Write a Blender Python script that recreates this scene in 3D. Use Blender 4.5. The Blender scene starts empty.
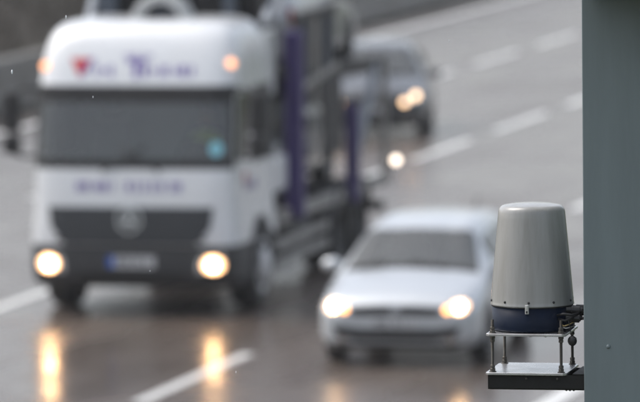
import bpy, bmesh, math, random
import numpy as np
from mathutils import Vector, Matrix
from mathutils.bvhtree import BVHTree

random.seed(7)
rng = np.random.default_rng(11)
R = math.radians
scene = bpy.context.scene
C = scene.collection

# ------------------------------------------------------------------ camera
FPX = 5950.0                     # focal length in photo pixels (photo 640 x 402)
CAM = Vector((0.0, 0.0, 7.5))
PITCH = math.atan(521.0 / FPX)   # the road's horizon lies 320 px above the frame
ROLL = R(0.6)
FOCUS = 21.72
_f = Vector((0, math.cos(PITCH), -math.sin(PITCH)))
_u0 = Vector((0, math.sin(PITCH), math.cos(PITCH)))
_r0 = Vector((1, 0, 0))
_r = (_r0 * math.cos(ROLL) - _u0 * math.sin(ROLL))
_u = (_u0 * math.cos(ROLL) + _r0 * math.sin(ROLL))
cam_data = bpy.data.cameras.new('camera')
cam = bpy.data.objects.new('camera', cam_data)
C.objects.link(cam)
m = Matrix.Identity(4)
for k in range(3):
    m[k][0] = _r[k]; m[k][1] = _u[k]; m[k][2] = -_f[k]; m[k][3] = CAM[k]
cam.matrix_world = m
cam_data.sensor_width = 36.0
cam_data.lens = FPX / 640.0 * 36.0
cam_data.clip_start = 0.5
cam_data.clip_end = 5000
cam_data.dof.use_dof = True
cam_data.dof.focus_distance = FOCUS
cam_data.dof.aperture_fstop = 4.35
cam_data.dof.aperture_blades = 0
scene.camera = cam

def pix(x, y, depth=None, z=None):
    """photo pixel -> world point, at a given world Y (depth) or height z"""
    d = _f * FPX + _r * (x - 320.0) - _u * (y - 201.0)
    t = depth / d.y if depth is not None else (z - CAM.z) / d.z
    return CAM + d * t

# ------------------------------------------------------------------ sky, sun, exposure
world = bpy.data.worlds.new('World'); scene.world = world
world.use_nodes = True
wn, wl = world.node_tree.nodes, world.node_tree.links
wn.clear()
SUN_EL, SUN_AZ = 56.0, -72.0      # high on the left, diffused by cloud
sky = wn.new('ShaderNodeTexSky'); sky.sky_type = 'NISHITA'; sky.sun_disc = False
sky.sun_elevation = R(SUN_EL); sky.sun_rotation = R(SUN_AZ)
sky.air_density = 1.0; sky.dust_density = 4.0; sky.ozone_density = 1.0
hs = wn.new('ShaderNodeHueSaturation'); hs.inputs['Saturation'].default_value = 0.48
bg = wn.new('ShaderNodeBackground'); bg.inputs['Strength'].default_value = 0.13
wo = wn.new('ShaderNodeOutputWorld')
wl.new(sky.outputs[0], hs.inputs['Color']); wl.new(hs.outputs[0], bg.inputs['Color']); wl.new(bg.outputs[0], wo.inputs['Surface'])

sl = bpy.data.lights.new('sun', 'SUN'); sl.energy = 0.5; sl.angle = R(40); sl.color = (1.0, 0.97, 0.93)
sun = bpy.data.objects.new('sun', sl); C.objects.link(sun)
sd = Vector((math.sin(R(SUN_AZ)) * math.cos(R(SUN_EL)), math.cos(R(SUN_AZ)) * math.cos(R(SUN_EL)), math.sin(R(SUN_EL))))
sun.rotation_euler = sd.to_track_quat('Z', 'Y').to_euler()
sun.location = (0, 0, 60)

scene.view_settings.view_transform = 'Standard'
scene.view_settings.look = 'None'
scene.view_settings.exposure = 1.0
scene.view_settings.gamma = 1.0
scene.render.engine = 'CYCLES'
scene.cycles.use_denoising = True
scene.cycles.max_bounces = 8
scene.cycles.volume_bounces = 0
scene.cycles.sample_clamp_indirect = 8.0
scene.cycles.caustics_reflective = False
scene.cycles.caustics_refractive = False

# ------------------------------------------------------------------ materials
MATS = {}
def mat(name, col, rough=0.5, metal=0.0, coat=0.0, noise=0.0, nscale=8.0, bump=0.0, spec=0.5, emit=None, estr=0.0, grime=None, streak=None):
    if name in MATS: return MATS[name]
    m = bpy.data.materials.new(name); m.use_nodes = True
    nt = m.node_tree; b = nt.nodes['Principled BSDF']
    b.inputs['Base Color'].default_value = (*col, 1)
    b.inputs['Roughness'].default_value = rough
    b.inputs['Metallic'].default_value = metal
    b.inputs['Specular IOR Level'].default_value = spec
    if coat:
        b.inputs['Coat Weight'].default_value = coat; b.inputs['Coat Roughness'].default_value = 0.08
    if emit:
        b.inputs['Emission Color'].default_value = (*emit, 1); b.inputs['Emission Strength'].default_value = estr
    if noise or bump:
        tc = nt.nodes.new('ShaderNodeTexCoord')
        nz = nt.nodes.new('ShaderNodeTexNoise'); nz.inputs['Scale'].default_value = nscale; nz.inputs['Detail'].default_value = 6
        nz.inputs['Roughness'].default_value = 0.65
        nt.links.new(tc.outputs['Object'], nz.inputs['Vector'])
        if streak:      # rain runs and dirt drawn out down the surface
            mp = nt.nodes.new('ShaderNodeMapping'); mp.inputs['Scale'].default_value = (1.0, 1.0, streak)
            nt.links.new(tc.outputs['Object'], mp.inputs['Vector']); nt.links.new(mp.outputs[0], nz.inputs['Vector'])
        if noise:
            mx = nt.nodes.new('ShaderNodeMix'); mx.data_type = 'RGBA'
            g = grime or tuple(c * 0.45 for c in col)
            mr = nt.nodes.new('ShaderNodeMapRange')
            mr.inputs['From Min'].default_value = 0.38; mr.inputs['From Max'].default_value = 0.72
            mr.inputs['To Max'].default_value = noise
            nt.links.new(nz.outputs['Fac'], mr.inputs['Value'])
            nt.links.new(mr.outputs[0], mx.inputs['Factor'])
            mx.inputs['A'].default_value = (*col, 1); mx.inputs['B'].default_value = (*g, 1)
            nt.links.new(mx.outputs['Result'], b.inputs['Base Color'])
            rr = nt.nodes.new('ShaderNodeMapRange')
            rr.inputs['To Min'].default_value = rough * 0.8; rr.inputs['To Max'].default_value = min(1, rough * 1.35)
            nt.links.new(nz.outputs['Fac'], rr.inputs['Value']); nt.links.new(rr.outputs[0], b.inputs['Roughness'])
        if bump:
            bp = nt.nodes.new('ShaderNodeBump'); bp.inputs['Strength'].default_value = bump; bp.inputs['Distance'].default_value = 0.01
            nt.links.new(nz.outputs['Fac'], bp.inputs['Height']); nt.links.new(bp.outputs[0], b.inputs['Normal'])
    MATS[name] = m
    return m

def glass_mat(name, tint, rough=0.03, ior=1.5, film=0.0):
    m = bpy.data.materials.new(name); m.use_nodes = True
    nt = m.node_tree; nt.nodes.clear()
    out = nt.nodes.new('ShaderNodeOutputMaterial'); mix = nt.nodes.new('ShaderNodeMixShader')
    fr = nt.nodes.new('ShaderNodeFresnel'); fr.inputs['IOR'].default_value = ior
    tr = nt.nodes.new('ShaderNodeBsdfTransparent'); tr.inputs['Color'].default_value = (*tint, 1)
    gl = nt.nodes.new('ShaderNodeBsdfGlossy'); gl.inputs['Roughness'].default_value = rough
    nt.links.new(fr.outputs[0], mix.inputs['Fac']); nt.links.new(tr.outputs[0], mix.inputs[1]); nt.links.new(gl.outputs[0], mix.inputs[2])
    if film:
        df = nt.nodes.new('ShaderNodeBsdfDiffuse'); df.inputs['Color'].default_value = (.70, .76, .78, 1)
        m2 = nt.nodes.new('ShaderNodeMixShader'); m2.inputs['Fac'].default_value = film
        nt.links.new(mix.outputs[0], m2.inputs[1]); nt.links.new(df.outputs[0], m2.inputs[2]); nt.links.new(m2.outputs[0], out.inputs['Surface'])
    else:
        nt.links.new(mix.outputs[0], out.inputs['Surface'])
    MATS[name] = m
    return m

def wet_road_mat(name, dark, light, puddle=True):
    m = bpy.data.materials.new(name); m.use_nodes = True
    nt = m.node_tree; N = nt.nodes; L = nt.links; b = N['Principled BSDF']
    tc = N.new('ShaderNodeTexCoord')
    mp = N.new('ShaderNodeMapping'); mp.inputs['Scale'].default_value = (1.0, 0.12, 1.0)   # stretched along the road: tyre tracks
    L.new(tc.outputs['Object'], mp.inputs['Vector'])
    n1 = N.new('ShaderNodeTexNoise'); n1.inputs['Scale'].default_value = 0.9; n1.inputs['Detail'].default_value = 5
    n2 = N.new('ShaderNodeTexNoise'); n2.inputs['Scale'].default_value = 45.0; n2.inputs['Detail'].default_value = 3
    n3 = N.new('ShaderNodeTexNoise'); n3.inputs['Scale'].default_value = 0.5; n3.inputs['Detail'].default_value = 4
    L.new(mp.outputs[0], n1.inputs['Vector']); L.new(tc.outputs['Object'], n2.inputs['Vector']); L.new(tc.outputs['Object'], n3.inputs['Vector'])
    mx = N.new('ShaderNodeMix'); mx.data_type = 'RGBA'
    mx.inputs['A'].default_value = (*dark, 1); mx.inputs['B'].default_value = (*light, 1)
    ad = N.new('ShaderNodeMath'); ad.operation = 'MULTIPLY_ADD'; ad.inputs[1].default_value = 0.6; 
    L.new(n1.outputs['Fac'], ad.inputs[0])
    sc2 = N.new('ShaderNodeMath'); sc2.operation = 'MULTIPLY'; sc2.inputs[1].default_value = 0.4
    L.new(n2.outputs['Fac'], sc2.inputs[0]); L.new(sc2.outputs[0], ad.inputs[2])
    L.new(ad.outputs[0], mx.inputs['Factor']); L.new(mx.outputs['Result'], b.inputs['Base Color'])
    rr = N.new('ShaderNodeMapRange'); rr.inputs['From Min'].default_value = 0.40; rr.inputs['From Max'].default_value = 0.60
    rr.inputs['To Min'].default_value = 0.16; rr.inputs['To Max'].default_value = 0.33
    n4 = N.new('ShaderNodeMath'); n4.operation = 'MULTIPLY_ADD'; n4.inputs[1].default_value = 0.55
    n5 = N.new('ShaderNodeMath'); n5.operation = 'MULTIPLY'; n5.inputs[1].default_value = 0.45
    L.new(n3.outputs['Fac'], n5.inputs[0]); L.new(n1.outputs['Fac'], n4.inputs[0]); L.new(n5.outputs[0], n4.inputs[2])
    L.new(n4.outputs[0], rr.inputs['Value']); L.new(rr.outputs[0], b.inputs['Roughness'])
    bp = N.new('ShaderNodeBump'); bp.inputs['Strength'].default_value = 0.12; bp.inputs['Distance'].default_value = 0.004
    L.new(n2.outputs['Fac'], bp.inputs['Height']); L.new(bp.outputs[0], b.inputs['Normal'])
    b.inputs['Specular IOR Level'].default_value = 0.5
    b.inputs['IOR'].default_value = 1.33
    MATS[name] = m
    return m

M_ROAD = wet_road_mat('wet_asphalt', (0.080, 0.064, 0.054), (0.130, 0.108, 0.094))  # brown base also carries the warm headlamp glow on the asphalt
M_SHOULDER = wet_road_mat('wet_shoulder_asphalt', (0.05, 0.048, 0.046), (0.075, 0.073, 0.07))
M_LINE = mat('worn_road_paint', (0.78, 0.78, 0.76), 0.3, noise=0.4, nscale=6.0, grime=(0.25, 0.25, 0.24))
M_EARTH = mat('wet_brown_earth', (0.032, 0.026, 0.019), 0.8, noise=0.8, nscale=1.2, bump=0.5, spec=0.08)
M_GRASS = mat('dull_grass', (0.045, 0.06, 0.022), 0.8, noise=0.8, nscale=0.8, bump=0.5, grime=(0.06, 0.055, 0.025), spec=0.08)
M_CONC = mat('damp_concrete', (0.19, 0.185, 0.17), 0.7, noise=0.7, nscale=1.5, bump=0.2, grime=(0.13, 0.12, 0.10))
M_TWIG = mat('wet_twigs', (0.03, 0.025, 0.02), 0.8, spec=.15)
M_LEAF = mat('dead_leaves', (0.038, 0.03, 0.02), 0.7, spec=.15)
M_LEAFG = mat('dull_green_leaves', (0.026, 0.03, 0.017), 0.6, spec=.15)
M_WHITE = mat('white_cab_paint', (0.70, 0.72, 0.735), 0.25, coat=0.6, noise=0.25, nscale=2.0, grime=(0.55, 0.54, 0.52))
M_SILVER = mat('silver_car_paint', (0.50, 0.53, 0.555), 0.28, metal=0.35, coat=0.7, noise=0.15, nscale=2.5, grime=(0.45, 0.44, 0.42))
M_DKCAR = mat('dark_car_paint', (0.05, 0.055, 0.062), 0.25, metal=0.3, coat=0.8, noise=0.3, nscale=2.5, grime=(0.09, 0.085, 0.08))
M_BLKCAR = mat('black_car_paint', (0.015, 0.016, 0.018), 0.22, coat=0.8)
M_GREYCAR = mat('pale_grey_car_paint', (0.33, 0.34, 0.35), 0.28, metal=0.3, coat=0.7)
M_PLASTIC = mat('dark_bumper_plastic', (0.028, 0.030, 0.034), 0.5, noise=0.4, nscale=3.0, grime=(0.06, 0.056, 0.05))
M_GRILLE = mat('dark_grille', (0.032, 0.035, 0.04), 0.4, noise=0.2, nscale=5.0)
M_BLACK = mat('black_rubber', (0.014, 0.014, 0.015), 0.7, bump=0.2, nscale=40)
M_TYRE = mat('wet_tyre', (0.018, 0.018, 0.019), 0.55, bump=0.15, nscale=60)
M_RIM = mat('wheel_metal', (0.55, 0.56, 0.57), 0.35, metal=0.6)
M_HUBW = mat('white_wheel_paint', (0.7, 0.7, 0.7), 0.4, noise=0.5, nscale=5)
M_CHROME = mat('chrome', (0.62, 0.63, 0.65), 0.2, metal=1.0)
M_PURPLE = mat('purple_steel_paint', (0.055, 0.035, 0.16), 0.4, noise=0.4, nscale=4.0)
M_PURPLE_INK = mat('purple_lettering', (0.16, 0.11, 0.36), 0.4)
M_RED_INK = mat('red_lettering', (0.50, 0.03, 0.04), 0.4)
M_BLUE_INK = mat('blue_plate_band', (0.03, 0.12, 0.5), 0.4)
M_PLATE = mat('number_plate_white', (0.55, 0.56, 0.57), 0.35)
M_PLATEINK = mat('number_plate_ink', (0.03, 0.03, 0.035), 0.5)
M_STEELGREY = mat('deck_steel', (0.32, 0.315, 0.30), 0.5, metal=0.1, noise=0.6, nscale=3.0, grime=(0.2, 0.18, 0.16))
M_STEELDK = mat('dark_chassis_steel', (0.03, 0.03, 0.032), 0.6, noise=0.5, nscale=3.0, grime=(0.05, 0.045, 0.04))
M_BLUEGREY = mat('blue_grey_steel', (0.06, 0.075, 0.10), 0.5, noise=0.4, nscale=3.0)
M_PALESTEEL = mat('pale_strut_steel', (0.33, 0.36, 0.40), 0.4, noise=0.4, nscale=3.0)
M_INTERIOR = mat('cab_interior_trim', (0.13, 0.14, 0.14), 0.7)
M_SEAT = mat('seat_fabric', (0.12, 0.12, 0.125), 0.9)
M_AMBER = mat('amber_lamp', (0.9, 0.35, 0.12), 0.3, emit=(1.0, 0.42, 0.20), estr=1.3)
M_BEAM = mat('headlamp_bulb', (1, 0.9, 0.75), 0.2, emit=(1.0, 0.58, 0.27), estr=58.0)
M_BEAM_CAR = mat('headlamp_bulb_car', (1, 0.9, 0.75), 0.2, emit=(1.0, 0.60, 0.28), estr=36.0)
M_BEAM_FAR = mat('headlamp_bulb_far', (1, 0.85, 0.65), 0.2, emit=(1.0, 0.62, 0.34), estr=1.9)
M_INDICATOR = mat('indicator_lamp', (1, 0.5, 0.15), 0.2, emit=(1.0, 0.38, 0.08), estr=3.0)
M_BOWL_HALO = mat('lamp_bowl_halo', (0.9, 0.8, 0.7), 0.3, emit=(1.0, 0.52, 0.22), estr=1.3)  # bowl emission stands in for the warm halo round each bulb
M_REFLECTOR = mat('lamp_reflector', (0.75, 0.75, 0.74), 0.12, metal=0.9)
M_HIVIS = mat('hi_vis_cloth', (0.45, 0.62, 0.06), 0.8)
M_SKIN = mat('skin', (0.5, 0.32, 0.24), 0.6)
M_HAIR = mat('dark_hair', (0.03, 0.022, 0.018), 0.7)
M_STICKER = mat('blue_sticker', (0.25, 0.62, 0.72), 0.5)
M_RADOME = mat('radome_grey_plastic', (0.31, 0.31, 0.30), 0.22, coat=0.3, noise=0.55, nscale=26.0, bump=0.03, streak=0.07, grime=(0.20, 0.195, 0.175))
M_NAVY = mat('navy_housing', (0.003, 0.009, 0.026), 0.4, noise=0.35, nscale=18.0, spec=0.15)
M_GALV = mat('wet_galvanised_plate', (0.60, 0.61, 0.62), 0.26, metal=0.75, noise=0.55, nscale=11.0, bump=0.02, grime=(0.25, 0.22, 0.21))
M_ROD = mat('weathered_rod_steel', (0.10, 0.097, 0.088), 0.45, metal=0.6, noise=0.6, nscale=60.0, bump=0.1, grime=(0.09, 0.07, 0.05))
M_BRACKET = mat('dark_bracket_steel', (0.012, 0.0125, 0.012), 0.6, noise=0.6, nscale=25.0, bump=0.05, spec=0.25, grime=(0.014, 0.013, 0.011))
M_COLUMN = mat('grey_green_column_paint', (0.165, 0.205, 0.215), 0.36, noise=0.55, nscale=9.0, bump=0.03, streak=0.12, grime=(0.118, 0.148, 0.154))
M_CABLE = mat('black_cable', (0.012, 0.012, 0.013), 0.45)
M_BRASS = mat('dull_brass_wire', (0.35, 0.27, 0.12), 0.45, metal=0.6)
M_LATCH = mat('pale_latch_metal', (0.62, 0.62, 0.6), 0.35, metal=0.5)
M_GLASS = glass_mat('windscreen_glass', (0.66, 0.74, 0.72), ior=1.7, film=0.085)
M_SIDEGLASS = glass_mat('side_glass', (0.45, 0.5, 0.48), ior=1.7)
M_LENS = glass_mat('lamp_lens', (0.93, 0.93, 0.93))
M_RAIN_WHITE = mat('raindrop_sky_white', (0.9, 0.92, 0.94), 0.1)  # opaque white stands in for sky light refracted by the drops

# ------------------------------------------------------------------ helpers
def link(name, me, material=None, parent=None, smooth=False):
    o = bpy.data.objects.new(name, me); C.objects.link(o)
    if material is not None and not me.materials: me.materials.append(material)
    if parent is not None: o.parent = parent
    if smooth:
        me.polygons.foreach_set('use_smooth', [True] * len(me.polygons))
    return o

def from_bm(name, bm, material, parent=None, smooth=False):
    me = bpy.data.meshes.new(name); bm.normal_update(); bm.to_mesh(me); bm.free()
    return link(name, me, material, parent, smooth)

def tag(o, label=None, cat=None, group=None, kind=None):
    if label: o['label'] = label
    if cat: o['category'] = cat
    if group: o['group'] = group
    if kind: o['kind'] = kind
    return o

def empty(name, loc=(0, 0, 0), rz=0.0):
    o = bpy.data.objects.new(name, None); C.objects.link(o)
    o.location = loc; o.rotation_euler = (0, 0, rz); o.empty_display_size = 0.2
    return o

def add_box(bm, c, s, bevel=0.0, mat4=None):
    r = bmesh.ops.create_cube(bm, size=1.0)
    vs = r['verts']
    for v in vs: v.co = Vector((v.co.x * s[0], v.co.y * s[1], v.co.z * s[2]))
    if bevel:
        es = list({e for v in vs for e in v.link_edges})
        rb = bmesh.ops.bevel(bm, geom=es, offset=bevel, segments=2, affect='EDGES', profile=0.5)
        vs = list({v for f in rb['faces'] for v in f.verts} | {v for v in vs if v.is_valid})
    for v in vs:
        p = v.co
        if mat4 is not None: p = mat4 @ p
        v.co = p + Vector(c)
    return vs

def box(name, c, s, material, parent=None, bevel=0.01, mat4=None):
    bm = bmesh.new(); add_box(bm, c, s, bevel, mat4)
    return from_bm(name, bm, material, parent)

def add_tube(bm, pts, r, seg=10, cap=True):
    pts = [Vector(p) for p in pts]; rings = []
    rs = r if isinstance(r, (list, tuple)) else [r] * len(pts)
    prev = None
    for i, p in enumerate(pts):
        t = (pts[min(i + 1, len(pts) - 1)] - pts[max(i - 1, 0)]).normalized()
        a = prev if prev is not None else (Vector((1, 0, 0)) if abs(t.x) < 0.8 else Vector((0, 0, 1)))
        a = (a - t * a.dot(t)).normalized(); prev = a
        b = t.cross(a)
        rings.append([bm.verts.new(p + (a * math.cos(2 * math.pi * k / seg) + b * math.sin(2 * math.pi * k / seg)) * rs[i]) for k in range(seg)])
    for i in range(len(rings) - 1):
        for k in range(seg):
            bm.faces.new((rings[i][k], rings[i][(k + 1) % seg], rings[i + 1][(k + 1) % seg], rings[i + 1][k]))
    if cap:
        bm.faces.new(rings[0][::-1]); bm.faces.new(rings[-1])

def tube(name, pts, r, material, parent=None, seg=10, smooth=True):
    bm = bmesh.new(); add_tube(bm, pts, r, seg)
    return from_bm(name, bm, material, parent, smooth)

def bar(name, a, b, w, h, material, parent=None, bevel=0.006):
    """rectangular bar between two points"""
    a, b = Vector(a), Vector(b); d = b - a; L = d.length
    q = d.to_track_quat('Y', 'Z').to_matrix().to_4x4()
    return box(name, (a + b) / 2, (w, L, h), material, parent, bevel, q)

def lathe(name, prof, material, parent=None, seg=48, axis='Z', center=(0, 0, 0), smooth=True):
    """prof: (radius, height) list; revolved about an axis through center"""
    bm = bmesh.new(); rings = []
    for r, h in prof:
        ring = []
        for k in range(seg):
            a = 2 * math.pi * k / seg; c, s = r * math.cos(a), r * math.sin(a)
            p = {'Z': (c, s, h), 'X': (h, c, s), 'Y': (s, h, c)}[axis]
            ring.append(bm.verts.new(Vector(p) + Vector(center)))
        rings.append(ring)
    for i in range(len(rings) - 1):
        for k in range(seg):
            try: bm.faces.new((rings[i][k], rings[i][(k + 1) % seg], rings[i + 1][(k + 1) % seg], rings[i + 1][k]))
            except ValueError: pass
    if prof[0][0] > 1e-5: bm.faces.new(rings[0][::-1])
    if prof[-1][0] > 1e-5: bm.faces.new(rings[-1])
    bmesh.ops.remove_doubles(bm, verts=bm.verts, dist=1e-5)
    bmesh.ops.recalc_face_normals(bm, faces=bm.faces)
    return from_bm(name, bm, material, parent, smooth)

def crom(P, n):
    """Catmull-Rom through control rows P (k, ..., 3) with n steps per span"""
    P = np.asarray(P, float); k = len(P); out = []
    for i in range(k - 1):
        p0, p1, p2, p3 = P[max(i - 1, 0)], P[i], P[i + 1], P[min(i + 2, k - 1)]
        for s in range(n):
            t = s / n
            out.append(0.5 * ((2 * p1) + (-p0 + p2) * t + (2 * p0 - 5 * p1 + 4 * p2 - p3) * t * t + (-p0 + 3 * p1 - 3 * p2 + p3) * t ** 3))
    out.append(P[-1])
    return np.array(out)

def loft(ctrl, nu, nv):
    """ctrl (stations, half-profile points, 3) -> full mirrored grid; returns points grid, and fractional (i, j) per face"""
    ctrl = np.asarray(ctrl, float)
    full = np.concatenate([ctrl, (ctrl[:, ::-1] * np.array([-1, 1, 1]))[:, 1:]], axis=1)
    g = crom(full, nu)
    g = np.swapaxes(crom(np.swapaxes(g, 0, 1), nv), 0, 1)
    return g

def split_grid(g, nu, nv, nprof, region):
    """faces of the grid by part name: region(i, j) with i, j fractional control coordinates of the face centre (j folded onto half)"""
    parts = {}
    nI, nJ = g.shape[0] - 1, g.shape[1] - 1
    for a in range(nI):
        for b in range(nJ):
            i = (a + 0.5) / nu; j = (b + 0.5) / nv
            side = 1
            if j > nprof - 1: j = 2 * (nprof - 1) - j; side = -1
            nm = region(i, j, side)
            parts.setdefault(nm, []).append((a, b))
    return parts

def grid_mesh(name, g, cells, flip=False):
    ids = {}; verts = []; faces = []
    def vid(a, b):
        if (a, b) not in ids:
            ids[(a, b)] = len(verts); verts.append(tuple(g[a, b]))
        return ids[(a, b)]
    for a, b in cells:
        f = (vid(a, b), vid(a, b + 1), vid(a + 1, b + 1), vid(a + 1, b))
        faces.append(f[::-1] if flip else f)
    me = bpy.data.meshes.new(name); me.from_pydata(verts, [], faces); me.update()
    return me

def grid_bvh(g):
    nI, nJ = g.shape[:2]
    vs = [tuple(p) for p in g.reshape(-1, 3)]
    fs = [(a * nJ + b, a * nJ + b + 1, (a + 1) * nJ + b + 1, (a + 1) * nJ + b) for a in range(nI - 1) for b in range(nJ - 1)]
    for row in (0, nI - 1):
        c = g[row].mean(axis=0); vs.append(tuple(c))
        fs += [(row * nJ + b, row * nJ + b + 1, len(vs) - 1) for b in range(nJ - 1)]
    return BVHTree.FromPolygons(vs, fs)

def patch(name, bvh, polys, material, parent, side='front', off=0.006, thick=0.006, step=0.08, smooth=True):
    """outline(s) in (lateral, z) seen from the front, or (along, z) seen from the side (+1 / -1), pressed onto a body"""
    bm = bmesh.new()
    if polys and not isinstance(polys[0][0], (tuple, list)): polys = [polys]
    for poly in polys:
        try: bm.faces.new([bm.verts.new((p[0], 0, p[1])) for p in poly])
        except ValueError: pass
    xs = [v.co.x for v in bm.verts]; zs = [v.co.z for v in bm.verts]
    if step and max(xs) - min(xs) > step:
        for q in np.arange(min(xs) + step, max(xs), step):
            bmesh.ops.bisect_plane(bm, geom=bm.verts[:] + bm.edges[:] + bm.faces[:], plane_co=(q, 0, 0), plane_no=(1, 0, 0))
    if step and max(zs) - min(zs) > step:
        for q in np.arange(min(zs) + step, max(zs), step):
            bmesh.ops.bisect_plane(bm, geom=bm.verts[:] + bm.edges[:] + bm.faces[:], plane_co=(0, 0, q), plane_no=(0, 0, 1))
    for v in bm.verts:
        x, z = v.co.x, v.co.z
        if side == 'front': o, d = Vector((x, -3, z)), Vector((0, 1, 0))
        else: o, d = Vector((3 * side, x, z)), Vector((-side, 0, 0))
        loc, nor, idx, dist = bvh.ray_cast(o, d)
        if loc is None:
            loc, nor, idx, dist = bvh.find_nearest(o + d * 3)
        v.co = loc - d * off
    if thick:
        r = bmesh.ops.extrude_face_region(bm, geom=bm.faces[:])
        d = Vector((0, 1, 0)) if side == 'front' else Vector((-side, 0, 0))
        for v in r['geom']:
            if isinstance(v, bmesh.types.BMVert): v.co = v.co - d * thick
    bmesh.ops.recalc_face_normals(bm, faces=bm.faces)
    o = from_bm(name, bm, material, parent, False)
    if 'lettering' in name or 'characters' in name or name == 'badge_ring': o['kind'] = 'stuff'
    return o

def ellipse(cx, cz, rx, rz, n=20):
    return [(cx + rx * math.cos(2 * math.pi * k / n), cz + rz * math.sin(2 * math.pi * k / n)) for k in range(n)]

def rect(x0, x1, z0, z1):
    return [(x0, z0), (x1, z0), (x1, z1), (x0, z1)]

def lettering(x0, x1, z0, h, seed, stroke=0.022, cap=False):
    """letter-like strokes too blurred to read: uprights, bowls and bars set along a line"""
    rr = random.Random(seed); x = x0; out = []
    while x < x1 - h * 0.5:
        w = h * rr.choice((0.5, 0.6, 0.7)); k = rr.randrange(4); t = stroke
        if k in (0, 2): out.append(rect(x, x + t, z0, z0 + h))
        if k in (1, 2): out.append(rect(x + w - t, x + w, z0, z0 + h))
        if k in (0, 1, 3): out.append(rect(x + t * 1.02, x + w - t * 1.02, z0, z0 + t))
        if k != 0: out.append(rect(x + t * 1.02, x + w - t * 1.02, z0 + h - t, z0 + h))
        if k == 3: out.append(rect(x + w * 0.4, x + w * 0.4 + t, z0 + t * 1.02, z0 + h - t * 1.02))
        x += w + h * 0.22
    return out

def copy_tree(o, parent=None):
    c = o.copy(); C.objects.link(c)
    if parent is not None: c.parent = parent
    for ch in list(o.children): copy_tree(ch, c)
    return c

# ------------------------------------------------------------------ ground and road
ALPHA = R(14.0)                  # the road runs away to the right at 14 degrees
RZ = -ALPHA
def t_of(px, py):
    p = pix(px, py, z=0.0); return p.x * math.sin(ALPHA) + p.y * math.cos(ALPHA)
def u_of(px, py):
    p = pix(px, py, z=0.0); return p.x * math.cos(ALPHA) - p.y * math.sin(ALPHA)
U_E, U_A, U_B, U_C, U_D = -12.55, -16.80, -21.03, -25.05, -29.2

def strip(name, u0, u1, t0, t1, z, material, parent=None, nu=1, nt=1):
    vs = []; fs = []
    for i in range(nu + 1):
        for j in range(nt + 1):
            vs.append((u0 + (u1 - u0) * i / nu, t0 + (t1 - t0) * j / nt, z))
    for i in range(nu):
        for j in range(nt):
            a = i * (nt + 1) + j; fs.append((a, a + nt + 1, a + nt + 2, a + 1))
    me = bpy.data.meshes.new(name); me.from_pydata(vs, [], fs); me.update()
    o = link(name, me, material, parent)
    if parent is None: o.rotation_euler = (0, 0, RZ)
    return o

tag(strip('ground', -700, 700, -250, 900, -0.02, M_GRASS), kind='structure')
road = tag(strip('road', U_D - 0.9, U_E + 3.4, -200, 700, 0.0, M_ROAD), kind='structure')
tag(strip('opposite_road', -66, -48, -200, 700, -0.004, M_SHOULDER), kind='structure')
tag(strip('central_reserve', -47.8, U_D - 1.0, -200, 700, 0.03, M_EARTH), kind='structure')

def line_piece(name, u, w, t0, t1):
    o = strip(name, u - w / 2, u + w / 2, t0, t1, 0.005, M_LINE, road)
    return o
for u in (U_E, U_D): line_piece('edge_line', u, 0.2, -200, 700)
for u, t_first, w, period, mark in ((U_A, 59.4, 0.17, 11.4, 4.6), (U_B, 90.4, 0.17, 6.0, 4.1), (U_C, 113.0, 0.16, 6.0, 4.0)):
    first = None
    for k in range(-16, 34):
        t0 = t_first + k * period
        if first is None: first = line_piece('lane_dash', u, w, 0, mark); first.location.y = t0
        else:
            c = first.copy(); C.objects.link(c); c.location.y = t0

# concrete step barrier on the central reserve
bar_root = empty('concrete_barrier', (0, 0, 0), RZ)
tag(bar_root, 'low grey concrete step barrier along the far edge of the wet carriageway', 'barrier')
prof = [(-0.32, 0), (-0.30, 0.26), (-0.20, 0.36), (-0.13, 0.86), (-0.10, 0.9), (0.10, 0.9), (0.13, 0.86), (0.20, 0.36), (0.30, 0.26), (0.32, 0)]
bm = bmesh.new(); SEG = 3.98
ra = [bm.verts.new((x, 0, z)) for x, z in prof]; rb = [bm.verts.new((x, SEG, z)) for x, z in prof]
for k in range(len(prof) - 1): bm.faces.new((ra[k], ra[k + 1], rb[k + 1], rb[k]))
bm.faces.new(ra[::-1]); bm.faces.new(rb)
seg_me = bpy.data.meshes.new('barrier_unit'); bm.to_mesh(seg_me); bm.free(); seg_me.materials.append(M_CONC)
for k in range(-12, 90):
    o = link('barrier_unit', seg_me, None, bar_root); o.location = (U_D - 1.45, k * 4.0, 0.03)

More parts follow.
